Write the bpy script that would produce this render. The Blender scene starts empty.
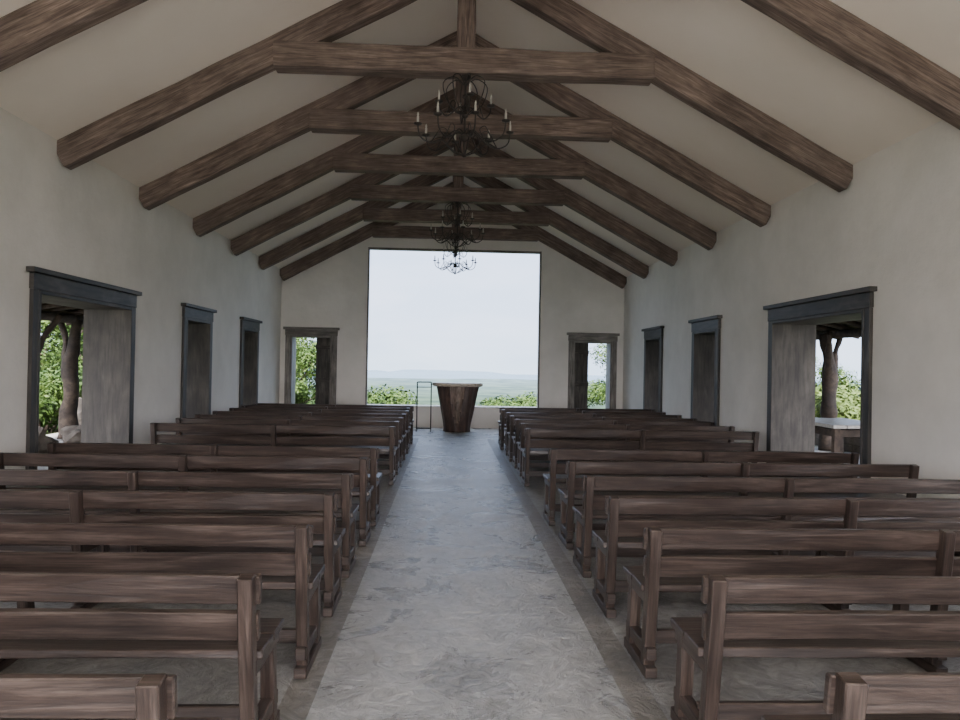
import bpy, bmesh, math, random
from mathutils import Vector, Matrix, noise, Euler
random.seed(7)
S = bpy.context.scene
COL = S.collection

# ------------------------------------------------------------------ materials
def new_mat(name):
    m = bpy.data.materials.new(name); m.use_nodes = True
    nt = m.node_tree; nt.nodes.clear()
    out = nt.nodes.new('ShaderNodeOutputMaterial')
    b = nt.nodes.new('ShaderNodeBsdfPrincipled')
    nt.links.new(b.outputs[0], out.inputs[0])
    return m, nt, b

def ramp(nt, stops):
    r = nt.nodes.new('ShaderNodeValToRGB')
    els = r.color_ramp.elements
    while len(els) > 1: els.remove(els[-1])
    els[0].position = stops[0][0]; els[0].color = (*stops[0][1], 1)
    for p, c in stops[1:]:
        e = els.new(p); e.color = (*c, 1)
    return r

def coords(nt, kind='Object', scale=(1, 1, 1)):
    tc = nt.nodes.new('ShaderNodeTexCoord')
    mp = nt.nodes.new('ShaderNodeMapping')
    mp.inputs['Scale'].default_value = scale
    nt.links.new(tc.outputs[kind], mp.inputs[0])
    return mp

def nz(nt, vec, scale, detail=6, rough=.6, dist=0.0):
    n = nt.nodes.new('ShaderNodeTexNoise')
    n.inputs['Scale'].default_value = scale
    n.inputs['Detail'].default_value = detail
    n.inputs['Roughness'].default_value = rough
    n.inputs['Distortion'].default_value = dist
    nt.links.new(vec.outputs[0], n.inputs['Vector'])
    return n

def bump(nt, b, h, strength, dist=.02):
    bp = nt.nodes.new('ShaderNodeBump')
    bp.inputs['Strength'].default_value = strength
    bp.inputs['Distance'].default_value = dist
    nt.links.new(h, bp.inputs['Height'])
    nt.links.new(bp.outputs[0], b.inputs['Normal'])
    return bp

def mixc(nt, a, bcol, fac, mode='MULTIPLY', f=1.0):
    m = nt.nodes.new('ShaderNodeMix'); m.data_type = 'RGBA'; m.blend_type = mode
    if fac is None: m.inputs[0].default_value = f
    else: nt.links.new(fac, m.inputs[0])
    for i, v in ((6, a), (7, bcol)):
        if isinstance(v, tuple): m.inputs[i].default_value = (*v, 1)
        else: nt.links.new(v, m.inputs[i])
    return m.outputs[2]

def wood(name, dark, mid, light, rough=.6, uvs=(2.2, 26, 26), bs=.35, kind='UV', spec=.5):
    m, nt, b = new_mat(name)
    mp = coords(nt, kind, uvs)
    n1 = nz(nt, mp, 1.0, 8, .65, .6)
    r = ramp(nt, [(.28, dark), (.5, mid), (.75, light)])
    nt.links.new(n1.outputs[0], r.inputs[0])
    # fine fibre
    mpf = coords(nt, kind, tuple(v * q for v, q in zip(uvs, (1.6, 5, 5))) if kind == 'UV' else uvs)
    nf = nz(nt, mpf, 1.0 if kind == 'UV' else 4.0, 5, .6, .2)
    rf = ramp(nt, [(.36, (.55, .55, .55)), (.55, (1.05, 1.05, 1.05))]); nt.links.new(nf.outputs[0], rf.inputs[0])
    mp2 = coords(nt, 'Object', (1, 1, 1))
    n2 = nz(nt, mp2, 2.3, 5)
    r2 = ramp(nt, [(.3, (.55, .55, .55)), (.7, (1.1, 1.1, 1.1))])
    nt.links.new(n2.outputs[0], r2.inputs[0])
    c = mixc(nt, mixc(nt, r.outputs[0], rf.outputs[0], None), r2.outputs[0], None)
    nt.links.new(c, b.inputs['Base Color'])
    b.inputs['Roughness'].default_value = rough
    b.inputs['Specular IOR Level'].default_value = spec
    bump(nt, b, n1.outputs[0], bs, .01)
    return m

def plaster(name, c1, c2, rough=.85, sc=1.1, bs=.25):
    m, nt, b = new_mat(name)
    mp = coords(nt)
    n1 = nz(nt, mp, sc, 8, .62)
    r = ramp(nt, [(.3, c1), (.65, c2)])
    nt.links.new(n1.outputs[0], r.inputs[0])
    nt.links.new(r.outputs[0], b.inputs['Base Color'])
    b.inputs['Roughness'].default_value = rough
    b.inputs['Specular IOR Level'].default_value = .25
    n2 = nz(nt, mp, 9, 8, .7)
    bump(nt, b, n2.outputs[0], bs, .02)
    return m

def plain(name, c, rough=.6, metal=0, nscale=20, var=.3):
    m, nt, b = new_mat(name)
    mp = coords(nt)
    n1 = nz(nt, mp, nscale, 4)
    d = tuple(v * (1 - var) for v in c)
    r = ramp(nt, [(.35, d), (.65, c)])
    nt.links.new(n1.outputs[0], r.inputs[0])
    nt.links.new(r.outputs[0], b.inputs['Base Color'])
    b.inputs['Roughness'].default_value = rough
    b.inputs['Metallic'].default_value = metal
    return m

M_wall = plaster('wall_plaster', (.70, .665, .60), (.84, .80, .735), sc=.9, bs=.35)
M_ceil = plaster('ceiling_plaster', (.82, .735, .63), (.87, .79, .69), sc=.6, bs=.08)
M_truss = wood('truss_timber', (.085, .058, .045), (.20, .145, .115), (.38, .29, .24), .78)
M_pew = wood('pew_timber', (.018, .011, .008), (.052, .035, .027), (.135, .10, .08), .34)
M_frame = wood('door_frame_timber', (.024, .020, .015), (.052, .044, .035), (.105, .093, .077), .6, (1.5, 5, 5), .3)
M_leaf = wood('door_leaf_timber', (.06, .05, .04), (.11, .097, .08), (.20, .18, .15), .6, (1.5, 6, 6), .3)
M_endframe = wood('end_frame_timber', (.12, .108, .09), (.24, .215, .185), (.38, .35, .31), .6, (1.5, 8, 8), .3)
M_bark = wood('bark', (.020, .014, .010), (.055, .038, .027), (.12, .086, .064), .85, (3, 3, 3), .8, 'Object')
M_altar = wood('altar_trunk_wood', (.030, .016, .011), (.070, .038, .026), (.15, .092, .063), .5, (9, 9, 1.6), .5, 'Object')
M_altar_in = wood('altar_heartwood', (.15, .11, .085), (.30, .22, .17), (.46, .36, .28), .5, (12, 12, 2), .3, 'Object')
M_slab = wood('altar_slab_wood', (.48, .38, .27), (.66, .56, .43), (.80, .71, .58), .35, (2, 14, 14), .1, 'Object')
M_iron = plain('wrought_iron', (.055, .046, .04), .5, .5)
M_candle = plain('candle_wax', (.55, .52, .46), .5, 0, 10, .05)
M_thatch = wood('thatch', (.04, .026, .016), (.10, .068, .042), (.2, .14, .09), .9, (3, 30, 3), .8, 'Object')
M_stone = plaster('rubble_stone', (.07, .06, .05), (.18, .155, .13), sc=4, bs=.8)
M_tabletop = plain('table_top_timber', (.36, .34, .31), .4)

# floor screed
def floor_mat(name, c_lo, c_mid, c_hi, rlo=.22, rhi=.5):
    m, nt, b = new_mat(name)
    mp = coords(nt, 'Object', (1, 1, 1))
    n1 = nz(nt, mp, 1.6, 10, .66, 1.4)
    n3 = nz(nt, mp, 7.0, 8, .7, 2.2)
    mx = nt.nodes.new('ShaderNodeMath'); mx.operation = 'MULTIPLY_ADD'
    mx.inputs[1].default_value = .45
    nt.links.new(n3.outputs[0], mx.inputs[0])
    sc = nt.nodes.new('ShaderNodeMath'); sc.operation = 'MULTIPLY'; sc.inputs[1].default_value = .55
    nt.links.new(n1.outputs[0], sc.inputs[0]); nt.links.new(sc.outputs[0], mx.inputs[2])
    r = ramp(nt, [(.38, c_lo), (.5, c_mid), (.60, c_hi)])
    nt.links.new(mx.outputs[0], r.inputs[0])
    v = nt.nodes.new('ShaderNodeTexVoronoi'); v.feature = 'DISTANCE_TO_EDGE'
    v.inputs['Scale'].default_value = .9
    wv = nt.nodes.new('ShaderNodeVectorMath'); wv.operation = 'MULTIPLY_ADD'
    wv.inputs[1].default_value = (.7, .7, .7)
    nt.links.new(n3.outputs[1], wv.inputs[0]); nt.links.new(mp.outputs[0], wv.inputs[2])
    nt.links.new(wv.outputs[0], v.inputs['Vector'])
    rc = ramp(nt, [(0.0, (.8, .8, .8)), (.010, (1, 1, 1))])
    nt.links.new(v.outputs['Distance'], rc.inputs[0])
    c = mixc(nt, r.outputs[0], rc.outputs[0], None)
    nt.links.new(c, b.inputs['Base Color'])
    mr = nt.nodes.new('ShaderNodeMapRange')
    mr.inputs[1].default_value = .35; mr.inputs[2].default_value = .65
    mr.inputs[3].default_value = rlo; mr.inputs[4].default_value = rhi
    nt.links.new(n1.outputs[0], mr.inputs[0]); nt.links.new(mr.outputs[0], b.inputs['Roughness'])
    bump(nt, b, mx.outputs[0], .9, .06)
    return m
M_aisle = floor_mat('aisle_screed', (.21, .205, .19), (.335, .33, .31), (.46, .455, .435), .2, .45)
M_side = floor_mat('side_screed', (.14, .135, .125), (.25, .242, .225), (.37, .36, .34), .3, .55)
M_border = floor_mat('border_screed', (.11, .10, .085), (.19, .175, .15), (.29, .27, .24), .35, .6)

def leaf_mat(name, a, bb, cc):
    m, nt, b = new_mat(name)
    mp = coords(nt)
    n1 = nz(nt, mp, 3.5, 3)
    r = ramp(nt, [(.3, a), (.5, bb), (.72, cc)])
    nt.links.new(n1.outputs[0], r.inputs[0])
    nt.links.new(r.outputs[0], b.inputs['Base Color'])
    b.inputs['Roughness'].default_value = .6
    b.inputs['Specular IOR Level'].default_value = .15
    return m
M_leafA = leaf_mat('foliage_green', (.010, .026, .005), (.028, .055, .010), (.062, .098, .020))
M_leafB = leaf_mat('foliage_olive', (.020, .036, .007), (.046, .072, .015), (.085, .112, .030))

def land_mat():
    m, nt, b = new_mat('landscape')
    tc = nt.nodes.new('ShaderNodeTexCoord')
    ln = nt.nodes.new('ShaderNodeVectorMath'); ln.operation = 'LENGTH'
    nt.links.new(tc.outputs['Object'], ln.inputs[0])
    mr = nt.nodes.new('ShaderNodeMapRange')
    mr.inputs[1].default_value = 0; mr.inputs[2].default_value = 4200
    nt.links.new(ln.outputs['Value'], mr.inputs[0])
    r = ramp(nt, [(0, (.035, .042, .017)), (.05, (.016, .026, .012)), (.2, (.026, .040, .030)), (.5, (.046, .064, .066)), (1, (.066, .088, .110))])  # aerial haze put into the colour: bluer and paler with distance
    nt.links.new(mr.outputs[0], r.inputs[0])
    mp = coords(nt)
    n1 = nz(nt, mp, .012, 8, .7)
    r2 = ramp(nt, [(.38, (.6, .66, .7)), (.6, (1.2, 1.2, 1.1))])
    nt.links.new(n1.outputs[0], r2.inputs[0])
    nt.links.new(mixc(nt, r.outputs[0], r2.outputs[0], None), b.inputs['Base Color'])
    b.inputs['Roughness'].default_value = 1
    b.inputs['Specular IOR Level'].default_value = 0
    return m
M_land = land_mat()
M_hill = plaster('hazy_hills', (.050, .078, .112), (.060, .090, .125), 1, .004, 0)  # blue of the distance haze put into the hill colour

# ------------------------------------------------------------------ mesh helpers
def finish(bm, name, mats, bevel=0, smooth=False, parent=None, loc=None):
    me = bpy.data.meshes.new(name)
    bmesh.ops.recalc_face_normals(bm, faces=bm.faces)
    bm.to_mesh(me); bm.free()
    for m in (mats if isinstance(mats, (list, tuple)) else [mats]): me.materials.append(m)
    if smooth:
        for p in me.polygons: p.use_smooth = True
    ob = bpy.data.objects.new(name, me); COL.objects.link(ob)
    if bevel:
        md = ob.modifiers.new('bevel', 'BEVEL'); md.width = bevel; md.segments = 2; md.limit_method = 'ANGLE'
    if parent: ob.parent = parent
    if loc: ob.location = loc
    return ob

def empty(name, loc=(0, 0, 0)):
    e = bpy.data.objects.new(name, None); COL.objects.link(e); e.location = loc
    e.empty_display_size = .2
    return e

def hexa(bm, v, mi=0):
    vs = [bm.verts.new(p) for p in v]
    for f in ((0, 3, 2, 1), (4, 5, 6, 7), (0, 1, 5, 4), (1, 2, 6, 5), (2, 3, 7, 6), (3, 0, 4, 7)):
        fc = bm.faces.new([vs[i] for i in f]); fc.material_index = mi

def box(bm, x0, x1, y0, y1, z0, z1, mi=0):
    hexa(bm, [(x0, y0, z0), (x1, y0, z0), (x1, y1, z0), (x0, y1, z0), (x0, y0, z1), (x1, y0, z1), (x1, y1, z1), (x0, y1, z1)], mi)

def beam(bm, p0, p1, w, h, up=(0, 0, 1), segs=1, jit=0, mi=0):
    """board from p0 to p1; w = sideways, h = along 'up'; UV u runs along it"""
    uvl = bm.loops.layers.uv.verify()
    p0, p1 = Vector(p0), Vector(p1); d = p1 - p0; L = d.length; d.normalize()
    side = d.cross(Vector(up)).normalized(); u = side.cross(d).normalized()
    off = random.uniform(0, 50)
    rings = []
    for i in range(segs + 1):
        c = p0 + d * (L * i / segs)
        ring = []
        for sx, sy in ((-1, -1), (1, -1), (1, 1), (-1, 1)):
            p = c + side * (sx * w / 2) + u * (sy * h / 2)
            if jit: p += side * random.uniform(-jit, jit) + u * random.uniform(-jit, jit)
            ring.append(bm.verts.new(p))
        rings.append(ring)
    acc = [0, w, w + h, 2 * w + h, 2 * w + 2 * h]
    for i in range(segs):
        for k in range(4):
            k2 = (k + 1) % 4
            f = bm.faces.new((rings[i][k], rings[i][k2], rings[i + 1][k2], rings[i + 1][k]))
            f.material_index = mi
            us = [(i, k), (i, k + 1), (i + 1, k + 1), (i + 1, k)]
            for lp, (a, b_) in zip(f.loops, us):
                lp[uvl].uv = (off + L * a / segs, off + acc[b_])
    for ring in (rings[0][::-1], rings[-1]):
        f = bm.faces.new(ring); f.material_index = mi
        for lp, q in zip(f.loops, ((0, 0), (w, 0), (w, h), (0, h))):
            lp[uvl].uv = (off + q[0] * .2, off + q[1])

def tube(bm, pts, rad, seg=10, nzamp=0, mi=0, sub=4):
    pts = [Vector(p) for p in pts]
    if not isinstance(rad, (list, tuple)): rad = [rad] * len(pts)
    P, R = [], []
    n = len(pts)
    for i in range(n - 1):
        a = pts[max(i - 1, 0)]; b = pts[i]; c = pts[i + 1]; d = pts[min(i + 2, n - 1)]
        for s in range(sub):
            t = s / sub
            P.append(.5 * ((2 * b) + (c - a) * t + (2 * a - 5 * b + 4 * c - d) * t * t + (3 * b - a - 3 * c + d) * t ** 3))
            R.append(rad[i] * (1 - t) + rad[i + 1] * t)
    P.append(pts[-1]); R.append(rad[-1])
    prev = None; rings = []
    for i, p in enumerate(P):
        t = (P[min(i + 1, len(P) - 1)] - P[max(i - 1, 0)])
        if t.length < 1e-6: t = Vector((0, 0, 1))
        t.normalize()
        if prev is None:
            a = Vector((1, 0, 0)) if abs(t.x) < .8 else Vector((0, 1, 0))
        else: a = prev
        x = (a - t * a.dot(t)).normalized(); y = t.cross(x); prev = x
        ring = []
        for k in range(seg):
            an = 2 * math.pi * k / seg
            dr = x * math.cos(an) + y * math.sin(an)
            q = p + dr * R[i]
            if nzamp: q += dr * noise.noise(q * 3.1) * nzamp + dr * noise.noise(q * 9) * nzamp * .4
            ring.append(bm.verts.new(q))
        rings.append(ring)
    for i in range(len(rings) - 1):
        for k in range(seg):
            f = bm.faces.new((rings[i][k], rings[i][(k + 1) % seg], rings[i + 1][(k + 1) % seg], rings[i + 1][k])); f.material_index = mi; f.smooth = True
    for r_ in (rings[0][::-1], rings[-1]):
        f = bm.faces.new(r_); f.material_index = mi

# ------------------------------------------------------------------ dimensions
HW = 4.17; TH = .55; EAVE = 3.74; SL = .54
Y0 = -3.2; Y1 = 18.0; ET = .45
def zc(x): return EAVE + SL * (HW - abs(x))
DT = 2.17   # clear opening height

left_open = [(-2.6, -.4), (2.2, 4.6), (7.4, 9.55), (11.5, 12.65), (14.65, 15.75)]  # first two are unseen, added to let more light in
right_open = [(-2.6, -.4), (2.2, 4.6), (7.42, 9.6), (11.62, 12.7), (14.75, 15.85)]  # first two unseen here as well, added for light

def side_wall(name, sgn, ops):
    bm = bmesh.new()
    xi, xo = sgn * HW, sgn * (HW + TH)
    def seg(y0, y1, z0, full=True):
        zi, zo = EAVE, EAVE - SL * TH
        v = [(xi, y0, z0), (xo, y0, z0), (xo, y1, z0), (xi, y1, z0), (xi, y0, zi), (xo, y0, zo), (xo, y1, zo), (xi, y1, zi)]
        hexa(bm, v)
    y = Y0 - ET
    for a, b in ops:
        seg(y, a, 0); seg(a, b, DT); y = b
    seg(y, Y1 + ET, 0)
    return finish(bm, name, M_wall)
side_wall('wall_left', -1, left_open)
side_wall('wall_right', 1, right_open)

def gable(name, y0, y1, ops):
    """ops: list of (x0,x1,sill,top)"""
    bm = bmesh.new()
    xs = {-HW, HW, 0.0}
    for o in ops: xs.add(o[0]); xs.add(o[1])
    xs = sorted(xs)
    for a, b in zip(xs[:-1], xs[1:]):
        z0 = 0; m = (a + b) / 2
        def col(zb, ta=None, tb=None):
            ta = zc(a) if ta is None else ta; tb = zc(b) if tb is None else tb
            hexa(bm, [(a, y0, zb), (b, y0, zb), (b, y1, zb), (a, y1, zb), (a, y0, ta), (b, y0, tb), (b, y1, tb), (a, y1, ta)])
        hit = [o for o in ops if o[0] < m < o[1]]
        if hit:
            o = hit[0]
            if o[2] > 0: col(0, o[2], o[2])
            col(o[3])
        else: col(0)
    return finish(bm, name, M_wall)
OX = 2.11; SILL = .48; OT = 4.34
gable('wall_front', Y1, Y1 + ET, [(-3.92, -2.93, 0, DT), (-OX, OX, SILL, OT), (2.93, 3.88, 0, DT)])
gable('wall_back', Y0 - ET, Y0, [(-3.7, 3.7, 0, 3.9)])  # unseen wall; its opening made wide to let the rear glow in

# ceiling
bm = bmesh.new()
xo = HW + TH + .5
for s in (-1, 1):
    ya, yb = Y0 - ET - .4, Y1 + ET + .5
    zo = zc(xo) 
    hexa(bm, [(0, ya, zc(0)), (s * xo, ya, zo), (s * xo, yb, zo), (0, yb, zc(0)),
              (0, ya, zc(0) + .18), (s * xo, ya, zo + .18), (s * xo, yb, zo + .18), (0, yb, zc(0) + .18)])
finish(bm, 'ceiling', M_ceil)

# floor
bm = bmesh.new()
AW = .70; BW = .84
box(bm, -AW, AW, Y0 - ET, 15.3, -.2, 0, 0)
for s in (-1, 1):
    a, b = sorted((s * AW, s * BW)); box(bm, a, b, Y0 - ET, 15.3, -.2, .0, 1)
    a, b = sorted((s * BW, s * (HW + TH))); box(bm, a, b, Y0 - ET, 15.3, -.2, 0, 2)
box(bm, -HW - TH, HW + TH, 15.3, Y1 + ET, -.2, 0, 0)
finish(bm, 'floor', [M_aisle, M_border, M_side])

bm = bmesh.new()
box(bm, -8.0, -HW - TH, Y0, Y1, -.2, 0); finish(bm, 'veranda_floor', M_side)
bm = bmesh.new()
box(bm, HW + TH, 8.0, Y0, Y1, -.2, 0); finish(bm, 'veranda_floor', M_side)
bm = bmesh.new()
box(bm, -6, 6, Y0 - ET - 8, Y0 - ET, -.2, 0); finish(bm, 'entrance_terrace', M_aisle)

# window sill slab + frame of the large opening
bm = bmesh.new()
box(bm, -OX, OX, Y1 - .03, Y1 + ET + .03, SILL, SILL + .04)
finish(bm, 'window_sill', M_wall, .01)
bm = bmesh.new()
for s in (-1, 1):
    beam(bm, (s * (OX - .02), Y1 + .02, SILL + .04), (s * (OX - .02), Y1 + .02, OT), .05, .04, (1, 0, 0))
beam(bm, (-OX, Y1 + .02, OT - .025), (OX, Y1 + .02, OT - .025), .05, .05)
finish(bm, 'window_1', M_endframe, .004)

# door frames in side walls
def side_frame(name, sgn, a, b):
    bm = bmesh.new()
    xi = sgn * HW; xo = sgn * (HW + TH)
    t = .04; pr = .045
    xm = xi - sgn * pr
    beam(bm, ((xm + xo) / 2, a + t / 2, 0), ((xm + xo) / 2, a + t / 2, DT), abs(xm - xo), t, (0, 1, 0))
    beam(bm, ((xm + xo) / 2, b - t / 2, 0), ((xm + xo) / 2, b - t / 2, DT), abs(xm - xo), t, (0, 1, 0))
    beam(bm, ((xm + xo) / 2, a + t, DT - t / 2), ((xm + xo) / 2, b - t, DT - t / 2), abs(xm - xo), t, (0, 0, 1))
    xf = xi - sgn * .02
    for yy in (a - .05, b + .05):
        beam(bm, (xf, yy, 0), (xf, yy, DT), .04, .10, (0, 1, 0))
    for z0, z1, ov, p in ((DT, DT + .16, .11, .045), (DT + .16, DT + .21, .17, .085)):
        beam(bm, (xi - sgn * p / 2, a - ov, (z0 + z1) / 2), (xi - sgn * p / 2, b + ov, (z0 + z1) / 2), p, z1 - z0)
    return finish(bm, name, M_frame, .006)
n = 1
for s, ops in ((-1, left_open), (1, right_open)):
    for a, b in ops:
        side_frame('door_%d' % n, s, a, b); n += 1

# end wall doors
def end_frame(name, a, b, sgn):
    bm = bmesh.new()
    t = .04; yc = (Y1 - .04 + Y1 + ET) / 2; dp = ET + .04
    for x in (a + t / 2, b - t / 2): beam(bm, (x, yc, 0), (x, yc, DT), t, dp, (0, 1, 0), mi=0)
    beam(bm, (a + t, yc, DT - t / 2), (b - t, yc, DT - t / 2), dp, t, mi=0)
    for x in (a - .06, b + .06): beam(bm, (x, Y1 - .025, 0), (x, Y1 - .025, DT), .12, .05, (0, 1, 0))
    for z0, z1, ov, p in ((DT, DT + .14, .13, .055), (DT + .14, DT + .20, .17, .10)):
        beam(bm, (a - ov if a > -3.9 else max(a - ov, -HW), Y1 - p / 2, (z0 + z1) / 2), (min(b + ov, HW), Y1 - p / 2, (z0 + z1) / 2), p, z1 - z0)
    # leaf, hinged on the inner jamb, folded outward
    xh = (b - t) if sgn < 0 else (a + t)
    d = Vector((sgn * math.cos(math.radians(25)), math.sin(math.radians(25)), 0)) * .44
    y0 = Y1 + .2
    p0 = Vector((xh, y0, 0)); p1 = p0 + d
    for k in range(3):
        q = p0 + d * ((k + .5) / 3)
        beam(bm, (q.x, q.y, .02), (q.x, q.y, DT - t), d.length / 3 - .006, .04, (-d.y, d.x, 0), mi=1)
    for z in (.3, 1.1, 1.9):
        nn = Vector((d.y, -d.x, 0)).normalized() * sgn
        beam(bm, p0 + Vector((0, 0, z)) + nn * .03, p1 + Vector((0, 0, z)) + nn * .03, .03, .1, mi=1)
    finish(bm, name, [M_endframe, M_leaf], .005)
end_frame('door_%d' % n, -3.92, -2.93, -1); n += 1
end_frame('door_%d' % n, 2.93, 3.88, 1); n += 1

# ------------------------------------------------------------------ trusses
def truss(y):
    bm = bmesh.new()
    w = .17; th = .31   # th vertical thickness
    c = math.cos(math.atan(SL)); hh = th * c
    for s in (-1, 1):
        p0 = Vector((s * HW, y, zc(HW) - th / 2 )); p1 = Vector((0, y, zc(0) - th / 2))
        beam(bm, p0, p1, w, hh, (0, 0, 1), 10, .006)
    zt = 4.84; zb = 4.575
    xe = 2.0
    beam(bm, (-xe, y, (zt + zb) / 2), (xe, y, (zt + zb) / 2), w + .05, zt - zb, (0, 0, 1), 8, .006)
    beam(bm, (0, y, zb + .1), (0, y, zc(0) - .08), .19, .2, (0, 1, 0), 3, .005)
    return finish(bm, 'roof_truss', M_truss, .015)
TY = [7.82 + 2.02 * k for k in range(-5, 5)] + [17.88]
for y in TY: truss(y)

# ------------------------------------------------------------------ pews
def pew_mesh(seed):
    random.seed(seed)
    bm = bmesh.new(); L = 3.0
    j = .004
    beam(bm, (0, .035, .68), (L, .035, .68), .03, .105, (0, -.12, 1), 6, j)
    beam(bm, (.01, .055, .54), (L - .01, .055, .54), .03, .105, (0, -.12, 1), 6, j)
    for k in range(2):
        yc = .155 + k * .185
        beam(bm, (0, yc, .43 - .004 * k), (L, yc, .43 - .004 * k), .175, .035, (0, 0, 1), 6, j)
    beam(bm, (.05, .36, .385), (L - .05, .36, .385), .03, .06, (0, 0, 1), 4, j)
    for x in (.045, L / 2, L - .045):
        beam(bm, (x, .10, 0), (x, -.005, .735), .055, .06, (0, 1, 0), 2, .002)
        beam(bm, (x, .385, 0), (x, .34, .41), .055, .065, (0, 1, 0), 2, .002)
        beam(bm, (x, .05, .385), (x, .41, .385), .055, .06, (0, 0, 1))
        beam(bm, (x, .02, .12), (x, .43, .12), .05, .06, (0, 0, 1))
        beam(bm, (x, .02, .03), (x, .45, .03), .06, .05, (0, 0, 1))
    beam(bm, (.05, .22, .14), (L - .05, .22, .14), .03, .07, (0, 0, 1))
    me = bpy.data.meshes.new('pew'); bmesh.ops.recalc_face_normals(bm, faces=bm.faces)
    bm.to_mesh(me); bm.free(); me.materials.append(M_pew)
    return me
PM = [pew_mesh(i) for i in range(4)]
random.seed(3)
rows = [1.82 + .85 * k for k in range(7)] + [9.25 + .80 * k for k in range(7)]
for i, y in enumerate(rows):
    for s in (-1, 1):
        ob = bpy.data.objects.new('church_pew', PM[(i * 2 + (s > 0)) % 4]); COL.objects.link(ob)
        dx = random.uniform(-.02, .02); dy = random.uniform(-.04, .04)
        ob.location = ((.85 + dx) if s > 0 else (-3.77 + dx), y + dy, 0)
        ob.rotation_euler = (0, 0, random.uniform(-.008, .008))
        md = ob.modifiers.new('bevel', 'BEVEL'); md.width = .004; md.segments = 1; md.limit_method = 'ANGLE'

# ------------------------------------------------------------------ altar
alt = empty('altar', (0.1, 17.0, 0))
bm = bmesh.new()
H = 1.04; NS = 72; NZ = 36; rings = []
for i in range(NZ + 1):
    t = i / NZ; z = t * H
    rx = .27 + .22 * (t ** 1.1) + .03 * math.exp(-t * 12)
    ry = .21 + .09 * t
    ring = []
    for k in range(NS):
        a = 2 * math.pi * k / NS
        g = 1 + .05 * math.sin(a * 7 + 2 * t) + .05 * noise.noise(Vector((math.cos(a) * 2, math.sin(a) * 2, z * 1.5)))
        x, y = rx * g * math.cos(a), ry * g * math.sin(a)
        if y < 0 and t > .12:
            wid = .03 + .17 * (t - .12)
            dd = max(0, 1 - (abs(x + .01) / wid) ** 2)
            y += .12 * dd * min(1, (t - .12) * 5)
        ring.append(bm.verts.new((x, y, z)))
    rings.append(ring)
for i in range(NZ):
    for k in range(NS):
        f = bm.faces.new((rings[i][k], rings[i][(k + 1) % NS], rings[i + 1][(k + 1) % NS], rings[i + 1][k]))
        c = f.calc_center_median(); t = c.z / H
        if c.y < 0 and t > .2 and abs(c.x + .01) < .03 + .17 * (t - .12): f.material_index = 1
        f.smooth = True
bm.faces.new(rings[0][::-1]); bm.faces.new(rings[-1])
finish(bm, 'trunk_base', [M_altar, M_altar_in], parent=alt)
bm = bmesh.new(); lo = []; mi_ = []; hi = []
for k in range(48):
    a = 2 * math.pi * k / 48
    g = 1 + .07 * noise.noise(Vector((math.cos(a) * 1.5, math.sin(a) * 1.5, 3)))
    ca, sa = math.cos(a), math.sin(a)
    x = .59 * g * math.copysign(abs(ca) ** .75, ca); y = .36 * g * math.copysign(abs(sa) ** .8, sa)
    lo.append(bm.verts.new((x * .93, y * .93, H - .005))); mi_.append(bm.verts.new((x, y, H + .03))); hi.append(bm.verts.new((x * .985, y * .985, H + .075)))
for A, B in ((lo, mi_), (mi_, hi)):
    for k in range(48): bm.faces.new((A[k], A[(k + 1) % 48], B[(k + 1) % 48], B[k]))
bm.faces.new(lo[::-1]); bm.faces.new(hi)
finish(bm, 'slab_top', M_slab, parent=alt)

# iron stand left of the altar
bm = bmesh.new()
for x in (-.16, .16):
    tube(bm, [(x, 0, 0), (x, 0, .5), (x, 0, 1.12)], .014, 8)
    tube(bm, [(x, -.2, .012), (x, 0, .03), (x, .2, .012)], .012, 8)
for z in (.06, 1.12): tube(bm, [(-.16, 0, z), (0, 0, z), (.16, 0, z)], .014, 8)
tube(bm, [(-.16, 0, 1.0), (0, 0, 1.0), (.16, 0, 1.0)], .007, 8)
finish(bm, 'iron_altar_stand', M_iron, loc=(-.66, 17.0, 0))

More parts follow.
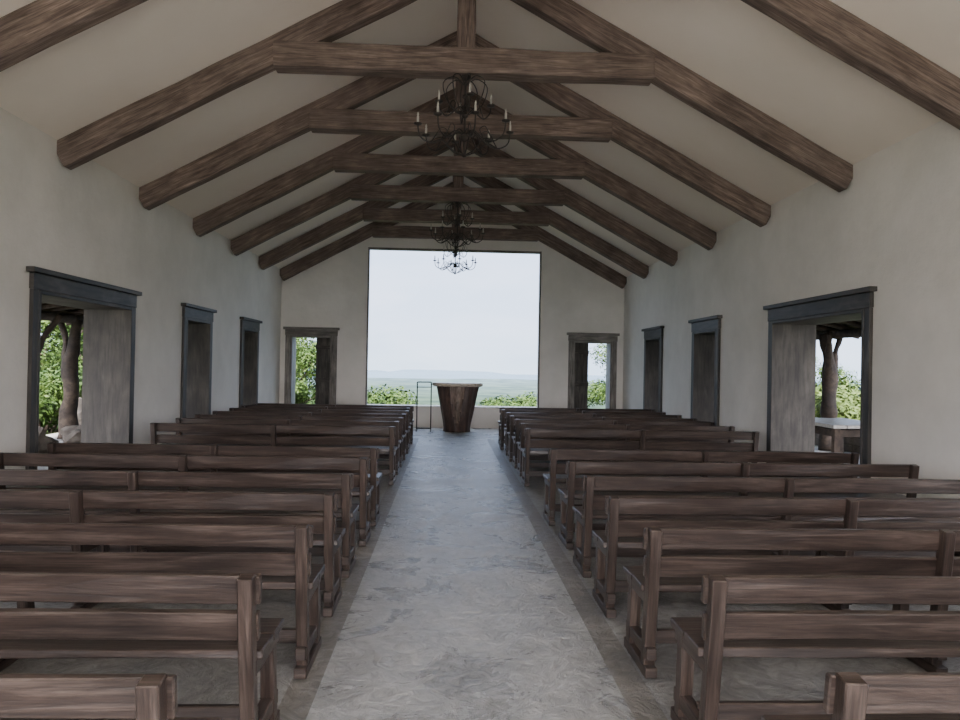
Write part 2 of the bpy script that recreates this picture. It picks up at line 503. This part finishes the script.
# ------------------------------------------------------------------ chandeliers
def chandelier(y):
    zt = 4.575
    root = empty('chandelier', (0, y, zt))
    bm = bmesh.new()
    tube(bm, [(0, 0, 0), (0, 0, -.2), (0, 0, -.5), (0, 0, -.84)], .012, 8)
    tube(bm, [(0, 0, 0), (0, 0, -.02), (0, 0, -.05)], [.06, .05, .015], 12)
    for z, r in ((-.22, .03), (-.42, .035), (-.66, .045), (-.84, .025)):
        tube(bm, [(0, 0, z + r), (0, 0, z + r * .4), (0, 0, z - r * .4), (0, 0, z - r)], [.008, r, r, .006], 10)
    cand = bmesh.new()
    def arm(a, R, z0, zdip, zend, r=.008):
        ca, sa = math.cos(a), math.sin(a)
        prof = [(.01, z0), (R * .22, z0 + .03), (R * .45, zdip + .05), (R * .72, zdip), (R * .95, zdip + .06), (R, zend)]
        tube(bm, [(p * ca, p * sa, z) for p, z in prof], r, 6)
        sc = [(R * .72, zdip), (R * .60, zdip + .10), (R * .50, zdip + .17), (R * .38, zdip + .15), (R * .42, zdip + .09)]
        tube(bm, [(p * ca, p * sa, z) for p, z in sc], r * .7, 6)
        c = (R * ca, R * sa)
        tube(bm, [(c[0], c[1], zend - .01), (c[0], c[1], zend), (c[0], c[1], zend + .012)], [.012, .04, .045], 10)
        tube(cand, [(c[0], c[1], zend + .01), (c[0], c[1], zend + .05), (c[0], c[1], zend + .085)], [.012, .012, .012], 8)
        tube(cand, [(c[0], c[1], zend + .085), (c[0], c[1], zend + .105), (c[0], c[1], zend + .13)], [.006, .011, .002], 8)
    for k in range(8): arm(2 * math.pi * (k + .25) / 8, .50, -.62, -.74, -.56)
    for k in range(4): arm(2 * math.pi * (k + .1) / 4, .28, -.36, -.44, -.30)
    for k in range(8):
        a = 2 * math.pi * (k + .25) / 8; ca, sa = math.cos(a), math.sin(a)
        tube(bm, [(p * ca, p * sa, z) for p, z in ((.01, -.10), (.12, -.02), (.24, -.10), (.18, -.30), (.02, -.42))], .006, 6)
        tube(bm, [(p * ca, p * sa, z) for p, z in ((.01, -.84), (.12, -.80), (.24, -.70), (.34, -.73))], .007, 6)
    finish(bm, 'iron_frame', M_iron, parent=root)
    finish(cand, 'candles', M_candle, parent=root)
for y in (TY[5], TY[8], 17.86): chandelier(y)

# ------------------------------------------------------------------ verandas
def veranda(sgn):
    root = empty('veranda_roof', (0, 0, 0))
    xi = sgn * (HW + TH); xo = sgn * 7.9; zi, zo = 2.95, 2.28
    bm = bmesh.new(); random.seed(11 + sgn)
    YA = 5.2
    NX, NY = 16, 50; top = []; bot = []
    for i in range(NX + 1):
        for jn in range(NY + 1):
            t = i / NX; x = xi + (xo - xi) * t; y = YA + (Y1 - YA) * jn / NY; z = zi + (zo - zi) * t
            q = noise.noise(Vector((x * 3, y * 3, 0))) * .03
            bot.append(bm.verts.new((x, y, z + q))); top.append(bm.verts.new((x, y, z + .25 + q)))
    W = NY + 1
    for i in range(NX):
        for jn in range(NY):
            a = i * W + jn
            bm.faces.new((bot[a], bot[a + 1], bot[a + W + 1], bot[a + W])); bm.faces.new((top[a], top[a + W], top[a + W + 1], top[a + 1]))
    for i in range(NX):
        for jn in (0, NY):
            a = i * W + jn; bm.faces.new((bot[a], bot[a + W], top[a + W], top[a]))
    for jn in range(NY):
        for i in (0, NX):
            a = i * W + jn; bm.faces.new((bot[a], bot[a + 1], top[a + 1], top[a]))
    finish(bm, 'thatch', M_thatch, parent=root)
    bm = bmesh.new()
    y = YA + .3
    while y < Y1:
        j = random.uniform(-.08, .08)
        tube(bm, [(xi, y, zi - .07), (xi + (xo - xi) * .5, y + j, (zi + zo) / 2 - .06), (xo, y + j * .5, zo - .06)], [.055, .05, .045], 8, .015)
        y += .62
    for f_ in (.28, .55, .8):
        tube(bm, [(xi + (xo - xi) * f_, YA + .2, zi + (zo - zi) * f_), (xi + (xo - xi) * f_ + .05, (YA + Y1) / 2, zi + (zo - zi) * f_), (xi + (xo - xi) * f_, Y1 - .2, zi + (zo - zi) * f_)], .03, 6, .01)
    xb = sgn * 7.25
    tube(bm, [(xb, YA + .1, 2.25), (xb - .04, 8, 2.26), (xb + .05, 12, 2.24), (xb, Y1 - .1, 2.26)], .085, 10, .03)
    finish(bm, 'roof_poles', M_bark, parent=root)
veranda(-1); veranda(1)

def post(sgn, y, var):
    bm = bmesh.new(); x = sgn * 7.25
    k = 1 if var else -1
    tube(bm, [(x, y, 0), (x + .02 * k, y + .03, .5), (x - .04 * k, y - .03, .95), (x + .03 * k, y + .03, 1.35), (x - .03 * k, y + .02, 1.75), (x - .12 * k, y, 2.25)],
         [.20, .145, .13, .13, .10, .08], 14, .05)
    tube(bm, [(x + .02 * k, y + .03, 1.25), (x + .14 * k, y + .1, 1.55), (x + .24 * k, y + .25, 1.9), (x + .42 * k, y + .4, 2.25)], [.10, .075, .06, .05], 10, .035)
    if var:
        tube(bm, [(x - .02 * k, y, 1.45), (x - .14 * k, y - .2, 1.7), (x - .24 * k, y - .4, 1.95), (x - .3 * k, y - .55, 2.25)], [.07, .06, .05, .04], 10, .03)
    finish(bm, 'tree_trunk_post', M_bark)
for i, y in enumerate((5.7, 9.8, 14.0, 17.6)):
    post(-1, y + (.3 if i == 2 else 0), i % 2); post(1, y, 1 if i == 2 else 0)
post(-1, 12.7, 1)

def rock(x, y, r, h, seed):
    bm = bmesh.new()
    bmesh.ops.create_icosphere(bm, subdivisions=3, radius=1)
    for v in bm.verts:
        n1 = noise.noise(v.co * 1.3 + Vector((seed, seed * 2, 0)))
        v.co *= 1 + .45 * n1 + .08 * noise.noise(v.co * 5)
        v.co.x *= r; v.co.y *= r * .9; v.co.z = v.co.z * h * .5 + h * .42
        if v.co.z < 0: v.co.z = 0
    return finish(bm, 'boulder', M_stone, loc=(x, y, 0))
for i, (x, y, r, h) in enumerate([(-6.5, 11.2, .35, .42), (-6.65, 11.9, .32, .45), (-6.5, 13.2, .3, .4), (-7.6, 15.6, .45, .7), (-7.55, 16.6, .4, .6), (-6.4, 15.0, .33, .42)]):
    rock(x, y, r, h, i * 3.3)
bm = bmesh.new(); random.seed(5)
y = 9.4
while y < 17:
    w = random.uniform(.35, .6); z = 0
    for l in range(3):
        h = .15
        o = random.uniform(-.03, .03)
        box(bm, 7.52 + o, 7.8 + o, y, y + w - .01, z, z + h - .006); z += h
    y += w
finish(bm, 'rubble_wall', M_stone, .02)

# table in the right veranda
t = empty('veranda_table', (5.75, 10.9, 0))
bm = bmesh.new()
for k in range(5): beam(bm, (-.4 + .2 * k, -.8, .75), (-.4 + .2 * k, .8, .75), .192, .05, (0, 0, 1), 4, .003)
finish(bm, 'table_top', M_tabletop, .006, parent=t)
bm = bmesh.new()
for x in (-.4, .4):
    for y in (-.68, .68): beam(bm, (x, y, 0), (x * .95, y * .97, .725), .09, .09, (0, 1, 0), 3, .006)
    beam(bm, (x, -.68, .65), (x, .68, .65), .05, .1)
for y in (-.68, .68): beam(bm, (-.4, y, .65), (.4, y, .65), .05, .1)
finish(bm, 'table_legs', M_bark, .006, parent=t)

# ------------------------------------------------------------------ terrain
def hgt(x, y):
    dx = max(0, abs(x) - 9); dy = max(0, y - 20, -8 - y)
    d = math.hypot(dx, dy)
    h = -.25 - 54 * (1 - math.exp(-(d / 130) ** 1.25)) 
    h += noise.noise(Vector((x * .15, y * .15, 0))) * min(d, 5) * .06
    if d > 300: h += noise.noise(Vector((x * .0022, y * .0022, 1))) * min((d - 300) / 60, 9)
    return h
bm = bmesh.new(); rs = [0]; r = 3
while r < 4300: rs.append(r); r *= 1.085
NA = 140; rings = []
c0 = bm.verts.new((0, 8, -.25))
for r in rs[1:]:
    rings.append([bm.verts.new((r * math.sin(2 * math.pi * k / NA), 8 + r * math.cos(2 * math.pi * k / NA), hgt(r * math.sin(2 * math.pi * k / NA), 8 + r * math.cos(2 * math.pi * k / NA)))) for k in range(NA)])
for k in range(NA): bm.faces.new((c0, rings[0][k], rings[0][(k + 1) % NA]))
for i in range(len(rings) - 1):
    for k in range(NA): bm.faces.new((rings[i][k], rings[i + 1][k], rings[i + 1][(k + 1) % NA], rings[i][(k + 1) % NA]))
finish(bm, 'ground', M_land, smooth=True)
# low distant ridges
bm = bmesh.new()
def ridge(R, h, seed, base=-56):
    prev = None
    for k in range(241):
        a = math.radians(-60 + k * .5)
        hh = h * (.35 + .65 * abs(noise.fractal(Vector((k * .045, seed, 0)), 1, 2, 4))) * (1.15 - .5 * math.sin(a * 1.3 + .3))
        vs = [bm.verts.new((rr * math.sin(a), rr * math.cos(a), zz)) for rr, zz in ((R - 350, base), (R - 120, base + hh * .6), (R, base + hh), (R + 300, base))]
        if prev:
            for q in range(3): bm.faces.new((prev[q], vs[q], vs[q + 1], prev[q + 1]))
        prev = vs
ridge(3900, 58, 2.0); ridge(3300, 28, 9.0)
finish(bm, 'distant_hills', M_hill, smooth=True)

# ------------------------------------------------------------------ vegetation
def leaf_cloud(blobs, nper, size):
    V, F = [], []
    for (cx, cy, cz, r) in blobs:
        for _ in range(nper):
            d = Vector((random.gauss(0, 1), random.gauss(0, 1), random.gauss(0, 1))).normalized()
            rr = r * (random.uniform(.55, 1.08))
            c = Vector((cx, cy, cz)) + Vector((d.x, d.y, d.z * .8)) * rr
            n_ = (d + Vector((random.uniform(-.8, .8), random.uniform(-.8, .8), random.uniform(-.3, 1.0)))).normalized()
            a = n_.orthogonal().normalized(); a = Matrix.Rotation(random.uniform(0, 6.28), 3, n_) @ a; b_ = n_.cross(a)
            s = size * random.uniform(.6, 1.3); i = len(V)
            V += [c - a * s, c + b_ * s * .4, c + a * s, c - b_ * s * .4]; F.append((i, i + 1, i + 2, i + 3))
    return V, F
def bush_mesh(seed, kind):
    random.seed(seed)
    bm = bmesh.new()
    if kind == 'bush':
        blobs = [(random.uniform(-.8, .8), random.uniform(-.8, .8), random.uniform(.5, 1.25), random.uniform(.4, .7)) for _ in range(9)]
        for k in range(5):
            b = blobs[k]; tube(bm, [(0, 0, 0), (b[0] * .4, b[1] * .4, b[2] * .5), (b[0], b[1], b[2])], [.05, .03, .015], 6, .01)
        V, F = leaf_cloud(blobs, 620, .065)
    else:
        tube(bm, [(0, 0, -.1), (.08, .03, .8), (-.05, .05, 1.6), (.1, 0, 2.6)], [.17, .13, .11, .06], 10, .04)
        blobs = [(random.uniform(-1.2, 1.2), random.uniform(-1.2, 1.2), random.uniform(1.6, 4.0), random.uniform(.45, .8)) for _ in range(19)]
        for k in range(8):
            b = blobs[k]; tube(bm, [(0, .02, 1.2), (b[0] * .5, b[1] * .5, b[2] * .6 + .4), (b[0], b[1], b[2])], [.07, .04, .02], 6, .015)
        V, F = leaf_cloud(blobs, 620, .07)
    me = bpy.data.meshes.new(kind); bmesh.ops.recalc_face_normals(bm, faces=bm.faces)
    bm.verts.index_update()
    V0 = [v.co.copy() for v in bm.verts]; F0 = [[v.index for v in f.verts] for f in bm.faces]; bm.free()
    k = len(V0); nf = len(F0)
    me.from_pydata(V0 + V, [], F0 + [tuple(i + k for i in f) for f in F])
    me.materials.append(M_leafA if seed % 2 else M_leafB); me.materials.append(M_bark)
    for i, p in enumerate(me.polygons): p.material_index = 1 if i < nf else 0
    return me
BM = [bush_mesh(i, 'bush') for i in (1, 2, 3)]
TM = [bush_mesh(i, 'tree') for i in (4, 5, 7)]
random.seed(21)
def put(kind, x, y, s):
    me = random.choice(BM if kind == 'bush' else TM)
    ob = bpy.data.objects.new('leafy_bush' if kind == 'bush' else 'leafy_tree', me); COL.objects.link(ob)
    ob.location = (x, y, hgt(x, y) - .05); ob.rotation_euler = (0, 0, random.uniform(0, 6.28)); ob.scale = (s, s, s * random.uniform(.9, 1.1))
for x, y, s in [(-3.0, 25, 1.25), (-1.9, 26.5, 1.2), (-.9, 28.5, 1.05), (.3, 29, .92), (1.3, 27, 1.1), (2.4, 26, 1.15), (3.3, 25, 1.15),
                (-4.6, 29, 1.6), (-2.6, 31, 1.6), (0, 34, 1.4), (2.2, 32, 1.55), (4.2, 30, 1.6), (-6, 34, 2.0), (6, 35, 2.0), (-1.5, 38, 1.8), (1.6, 39, 1.8), (4, 38, 1.9), (-4, 39, 2.1)]:
    put('bush', x, y, s)
for k in range(60):   # wooded slope below
    yy = random.uniform(42, 110); put('bush', random.uniform(-.30, .32) * yy, yy, random.uniform(2.0, 3.2))
for x, y, s in [(-5.0, 23.6, .82), (-6.6, 27, 1.0), (-8.5, 24, 1.0), (5.9, 24.5, .8), (7.6, 27, .9), (9, 24, 1.0)]:
    put('tree', x, y, s)
for s in (-1, 1):
    for k in range(9):
        put('tree', s * random.uniform(10.5, 13.5), 4 + k * 2.6 + random.uniform(-.8, .8), random.uniform(.75, 1.0) * (1 if s < 0 else .72))
        put('bush', s * random.uniform(9.0, 10.5), 5 + k * 2.4 + random.uniform(-.6, .6), random.uniform(.7, 1.1))
    for k in range(6):
        put('tree', s * random.uniform(15, 18), 10 + k * 4, random.uniform(1.0, 1.3) * (1 if s < 0 else .75))

# ------------------------------------------------------------------ world: hazy sky, with a warm glow added behind the entrance to fill the nave
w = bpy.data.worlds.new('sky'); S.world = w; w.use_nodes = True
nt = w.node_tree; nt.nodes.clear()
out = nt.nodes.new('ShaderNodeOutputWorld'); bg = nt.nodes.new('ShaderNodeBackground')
tc = nt.nodes.new('ShaderNodeTexCoord'); sx = nt.nodes.new('ShaderNodeSeparateXYZ')
nt.links.new(tc.outputs['Generated'], sx.inputs[0])
r = ramp(nt, [(0, (.64, .79, 1.0)), (.06, (.72, .84, 1.08)), (.25, (.60, .75, 1.06)), (1, (.55, .73, 1.06))])
mp = coords(nt, 'Generated', (2, 2, 7)); n1 = nz(nt, mp, 1.2, 5)
r2 = ramp(nt, [(.4, (.90, .93, .96)), (.65, (1.14, 1.09, 1.05))]); nt.links.new(n1.outputs[0], r2.inputs[0])
nt.links.new(sx.outputs[2], r.inputs[0])
base = mixc(nt, r.outputs[0], r2.outputs[0], None)
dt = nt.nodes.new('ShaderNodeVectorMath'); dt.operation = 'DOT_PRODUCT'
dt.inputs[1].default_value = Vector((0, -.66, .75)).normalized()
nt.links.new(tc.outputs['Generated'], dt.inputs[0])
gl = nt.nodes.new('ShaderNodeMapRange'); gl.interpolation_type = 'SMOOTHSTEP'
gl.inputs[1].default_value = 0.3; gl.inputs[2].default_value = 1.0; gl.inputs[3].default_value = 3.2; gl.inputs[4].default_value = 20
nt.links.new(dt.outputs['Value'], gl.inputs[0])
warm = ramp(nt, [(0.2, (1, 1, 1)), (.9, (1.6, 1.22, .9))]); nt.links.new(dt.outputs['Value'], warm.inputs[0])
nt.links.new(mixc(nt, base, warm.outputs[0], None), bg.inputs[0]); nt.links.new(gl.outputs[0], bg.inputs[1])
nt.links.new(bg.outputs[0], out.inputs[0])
sl = bpy.data.lights.new('sun', 'SUN'); sl.energy = 38; sl.angle = math.radians(8); sl.color = (1, .94, .86)
so = bpy.data.objects.new('sun', sl); COL.objects.link(so)
so.location = (0, -20, 30)
so.rotation_euler = Vector((-.10, -.60, .82)).to_track_quat('Z', 'Y').to_euler()

# ------------------------------------------------------------------ camera
F = 740.0
cam = bpy.data.cameras.new('camera'); co = bpy.data.objects.new('camera', cam); COL.objects.link(co)
cam.sensor_fit = 'HORIZONTAL'; cam.sensor_width = 36; cam.lens = 36 * F / 960
yaw = math.atan(32 / F); pitch = math.atan(6.5 / F); roll = math.radians(1.05)
R = Matrix.Rotation(-yaw, 4, 'Z') @ Matrix.Rotation(math.pi / 2 + pitch, 4, 'X') @ Matrix.Rotation(roll, 4, 'Z')
co.matrix_world = Matrix.Translation((-.13, 0, 1.5)) @ R
cam.clip_start = .05; cam.clip_end = 10000
S.camera = co
